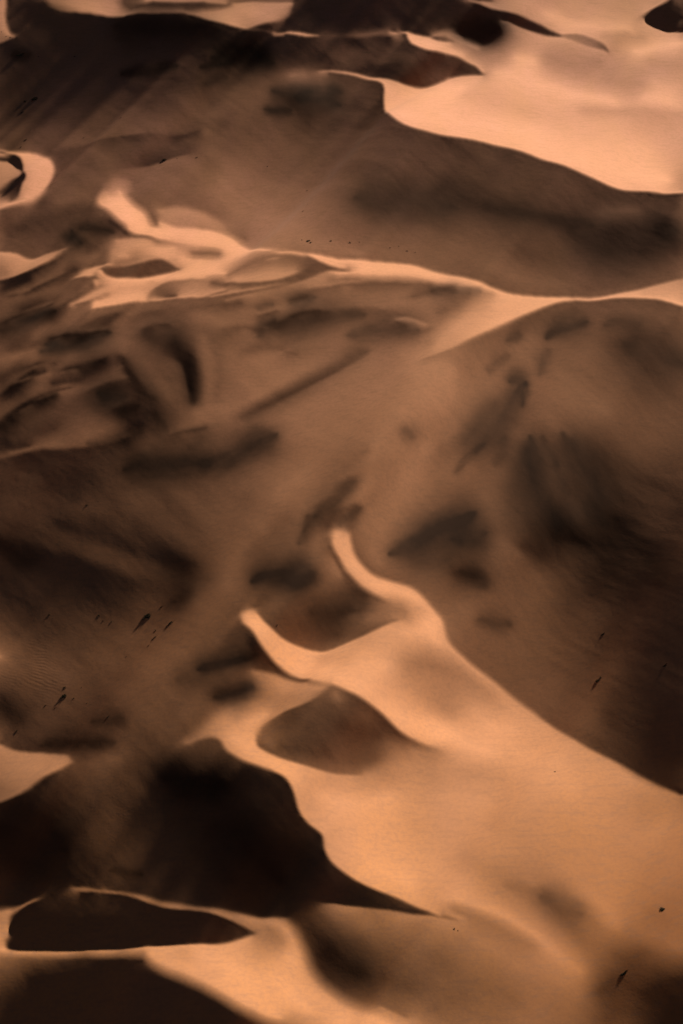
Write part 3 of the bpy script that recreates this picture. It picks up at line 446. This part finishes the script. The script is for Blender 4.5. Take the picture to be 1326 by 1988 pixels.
# redder sand in the near right-hand corner
rx=ramp(sp.outputs[0],15,75);ry=ramp(sp.outputs[1],215,165)
rm=node('ShaderNodeMath',operation='MULTIPLY');Lk.new(rx,rm.inputs[0]);Lk.new(ry,rm.inputs[1])
rn=node('ShaderNodeMath',operation='MULTIPLY_ADD',use_clamp=True);Lk.new(n1.outputs[0],rn.inputs[0]);rn.inputs[1].default_value=1.2;rn.inputs[2].default_value=.2
rq=node('ShaderNodeMath',operation='MULTIPLY');Lk.new(rm.outputs[0],rq.inputs[0]);Lk.new(rn.outputs[0],rq.inputs[1])
col=mixc(rq.outputs[0],col,(.44,.175,.062,1))
n5=noise(.9,5,.65,((.22,1,1),.45))
col=mixc(ramp(n5.outputs[0],.5,.8),col,(0.364,0.1930,0.115,1))
ma=node('ShaderNodeAttribute',attribute_name='mineral')
n4=noise(.16,6,.65,((1,.5,1),.6))
mm=node('ShaderNodeMath',operation='MULTIPLY_ADD');Lk.new(n4.outputs[0],mm.inputs[0]);mm.inputs[1].default_value=.5;mm.inputs[2].default_value=.85
mx=node('ShaderNodeMath',operation='MULTIPLY',use_clamp=True);Lk.new(ma.outputs['Fac'],mx.inputs[0]);Lk.new(mm.outputs[0],mx.inputs[1])
pw=node('ShaderNodeMath',operation='POWER');Lk.new(mx.outputs[0],pw.inputs[0]);pw.inputs[1].default_value=.62;mx=pw
col=mixc(mx.outputs[0],col,(.054,.029,.019,1))
Lk.new(col,b.inputs['Base Color'])
nb=noise(2.2,5,.6);nc=noise(.35,4,.55,((1,.3,1),-.6))
bp=node('ShaderNodeBump');bp.inputs['Strength'].default_value=.10;bp.inputs['Distance'].default_value=.05;Lk.new(nb.outputs[0],bp.inputs['Height'])
bp2=node('ShaderNodeBump');bp2.inputs['Strength'].default_value=.06;bp2.inputs['Distance'].default_value=.15;Lk.new(nc.outputs[0],bp2.inputs['Height']);Lk.new(bp2.outputs[0],bp.inputs['Normal'])
Lk.new(bp.outputs[0],b.inputs['Normal'])
me.materials.append(m)
# ---------------------------------------------------------------- desert shrubs
def plain(name,c,rough=.9,var=.25):
    m=bpy.data.materials.new(name);m.use_nodes=True;N=m.node_tree.nodes;b=N['Principled BSDF']
    t=N.new('ShaderNodeTexNoise');t.inputs['Scale'].default_value=3;r=N.new('ShaderNodeMix');r.data_type='RGBA'
    r.inputs[6].default_value=tuple(v*(1-var) for v in c)+(1,);r.inputs[7].default_value=tuple(v*(1+var) for v in c)+(1,)
    m.node_tree.links.new(t.outputs[0],r.inputs[0]);m.node_tree.links.new(r.outputs[2],b.inputs['Base Color'])
    b.inputs['Roughness'].default_value=rough;b.inputs['Specular IOR Level'].default_value=.1
    return m
leaf=plain('dark_leaves',(.034,.034,.02));bark=plain('dry_bark',(.06,.043,.03))
def mesh(name,V,F,mat):
    me=bpy.data.meshes.new(name);me.from_pydata(V,[],F);me.update();me.materials.append(mat);return me
def crown_geo(rnd,w,d,h,lobes,n,ls):
    # leaf-sized blades gathered into uneven lobes over a dome
    V=[];F=[];L=[]
    for k in range(lobes):
        a=rnd.uniform(0,6.283);r=rnd.uniform(.0,.62)**.8
        L.append((math.cos(a)*r*w/2,math.sin(a)*r*d/2,h*rnd.uniform(.25,.75)*(1-.5*r),rnd.uniform(.16,.3)))
    for i in range(n):
        cx,cy,cz,cr=rnd.choice(L)
        a=rnd.uniform(0,6.283);e=rnd.uniform(-.5,1.5);q=cr*rnd.uniform(.5,1.1)
        p=Vector((cx+math.cos(a)*math.cos(e)*q*w*.6,cy+math.sin(a)*math.cos(e)*q*d*.6,max(.02,cz+math.sin(e)*q*h*.9)))
        u=Vector((rnd.gauss(0,1),rnd.gauss(0,1),rnd.gauss(0,1)+.5)).normalized();v=u.orthogonal().normalized()
        v=(Matrix.Rotation(rnd.uniform(0,6.28),3,u)@v)
        s=ls*rnd.uniform(.6,1.3);i0=len(V)
        V+=[tuple(p-v*s*.35),tuple(p+u*s),tuple(p+v*s*.35),tuple(p-u*s*.4)];F.append((i0,i0+1,i0+2,i0+3))
    return V,F
def twig_geo(rnd,w,d,h,n,thick,lean=0):
    V=[];F=[]
    for k in range(n):
        a=rnd.uniform(0,6.283);r=rnd.uniform(.5,1.);top=Vector((math.cos(a)*w/2*r+lean,math.sin(a)*d/2*r,h*rnd.uniform(.5,1.05)))
        base=Vector((rnd.uniform(-.06,.06)*w,rnd.uniform(-.06,.06)*d,-.15));mid=base.lerp(top,.5)+Vector((0,0,h*.18))
        prev=None
        for p,t in ((base,1.),(mid,.65),(top,.2)):
            ring=[]
            for q in range(5):
                b=q*1.2566;ring.append(len(V));V.append((p.x+math.cos(b)*thick*t,p.y+math.sin(b)*thick*t,p.z))
            if prev:
                for q in range(5): F.append((prev[q],prev[(q+1)%5],ring[(q+1)%5],ring[q]))
            prev=ring
        F.append(tuple(prev))
    return V,F
KINDS={}
for k,(w,d,h,lo_,n,ls,nt_,th,lean) in {'d':(1,.85,.5,11,900,.05,16,.014,0),'l':(1,.4,.3,9,420,.055,22,.014,.15),'t':(1,.9,.6,6,260,.08,9,.02,0)}.items():
    for v in range(3):
        rnd=random.Random(ord(k)*10+v)
        V,F=crown_geo(rnd,w,d,h,lo_,n,ls);T=twig_geo(rnd,w,d,h,nt_,th,lean)
        KINDS[k,v]=(mesh('foliage',V,F,leaf),mesh('branches',T[0],T[1],bark),(V,F,T))
TINY=[]
for v in range(3):
    V,F,T=KINDS['t',v][2];o=len(V);me=mesh('desert_shrub',V+T[0],F+[tuple(i+o for i in f) for f in T[1]],leaf)
    me.materials.append(bark);me.polygons.foreach_set('material_index',[0]*len(F)+[1]*len(T[1]));TINY.append(me)
def link(name,data,parent=None):
    o=bpy.data.objects.new(name,data);sc.collection.objects.link(o);o.parent=parent;return o
rnd=random.Random(4)
for i,(x,y,size,k,label) in enumerate(SHRUBS):
    r_=.5*size;hh=height(np.array([x,x+r_,x-r_,x,x]),np.array([y,y,y,y+r_,y-r_]));z=float(hh[0])
    up=Vector((-(hh[1]-hh[2])/(2*r_),-(hh[3]-hh[4])/(2*r_),1)).normalized()
    if k=='t': o=link('desert_shrub',TINY[i%3])
    else:
        o=link('desert_shrub',None);fo,br,_=KINDS[k,i%3]
        link('foliage',fo,o);link('branches',br,o)
    o.location=(x,y,z-.015*size);s=size*1.12
    o.scale=(s,s,s*rnd.uniform(.11,.14)*(.8 if size<1.1 else 1));o.rotation_euler=(Vector((0,0,1)).rotation_difference(up).to_matrix()@Matrix.Rotation(rnd.uniform(.3,.8) if k=='l' else rnd.uniform(0,6.28),3,'Z')).to_euler()
    o['label']=label;o['category']='shrub';o['group']='scrub scattered over the dunes'
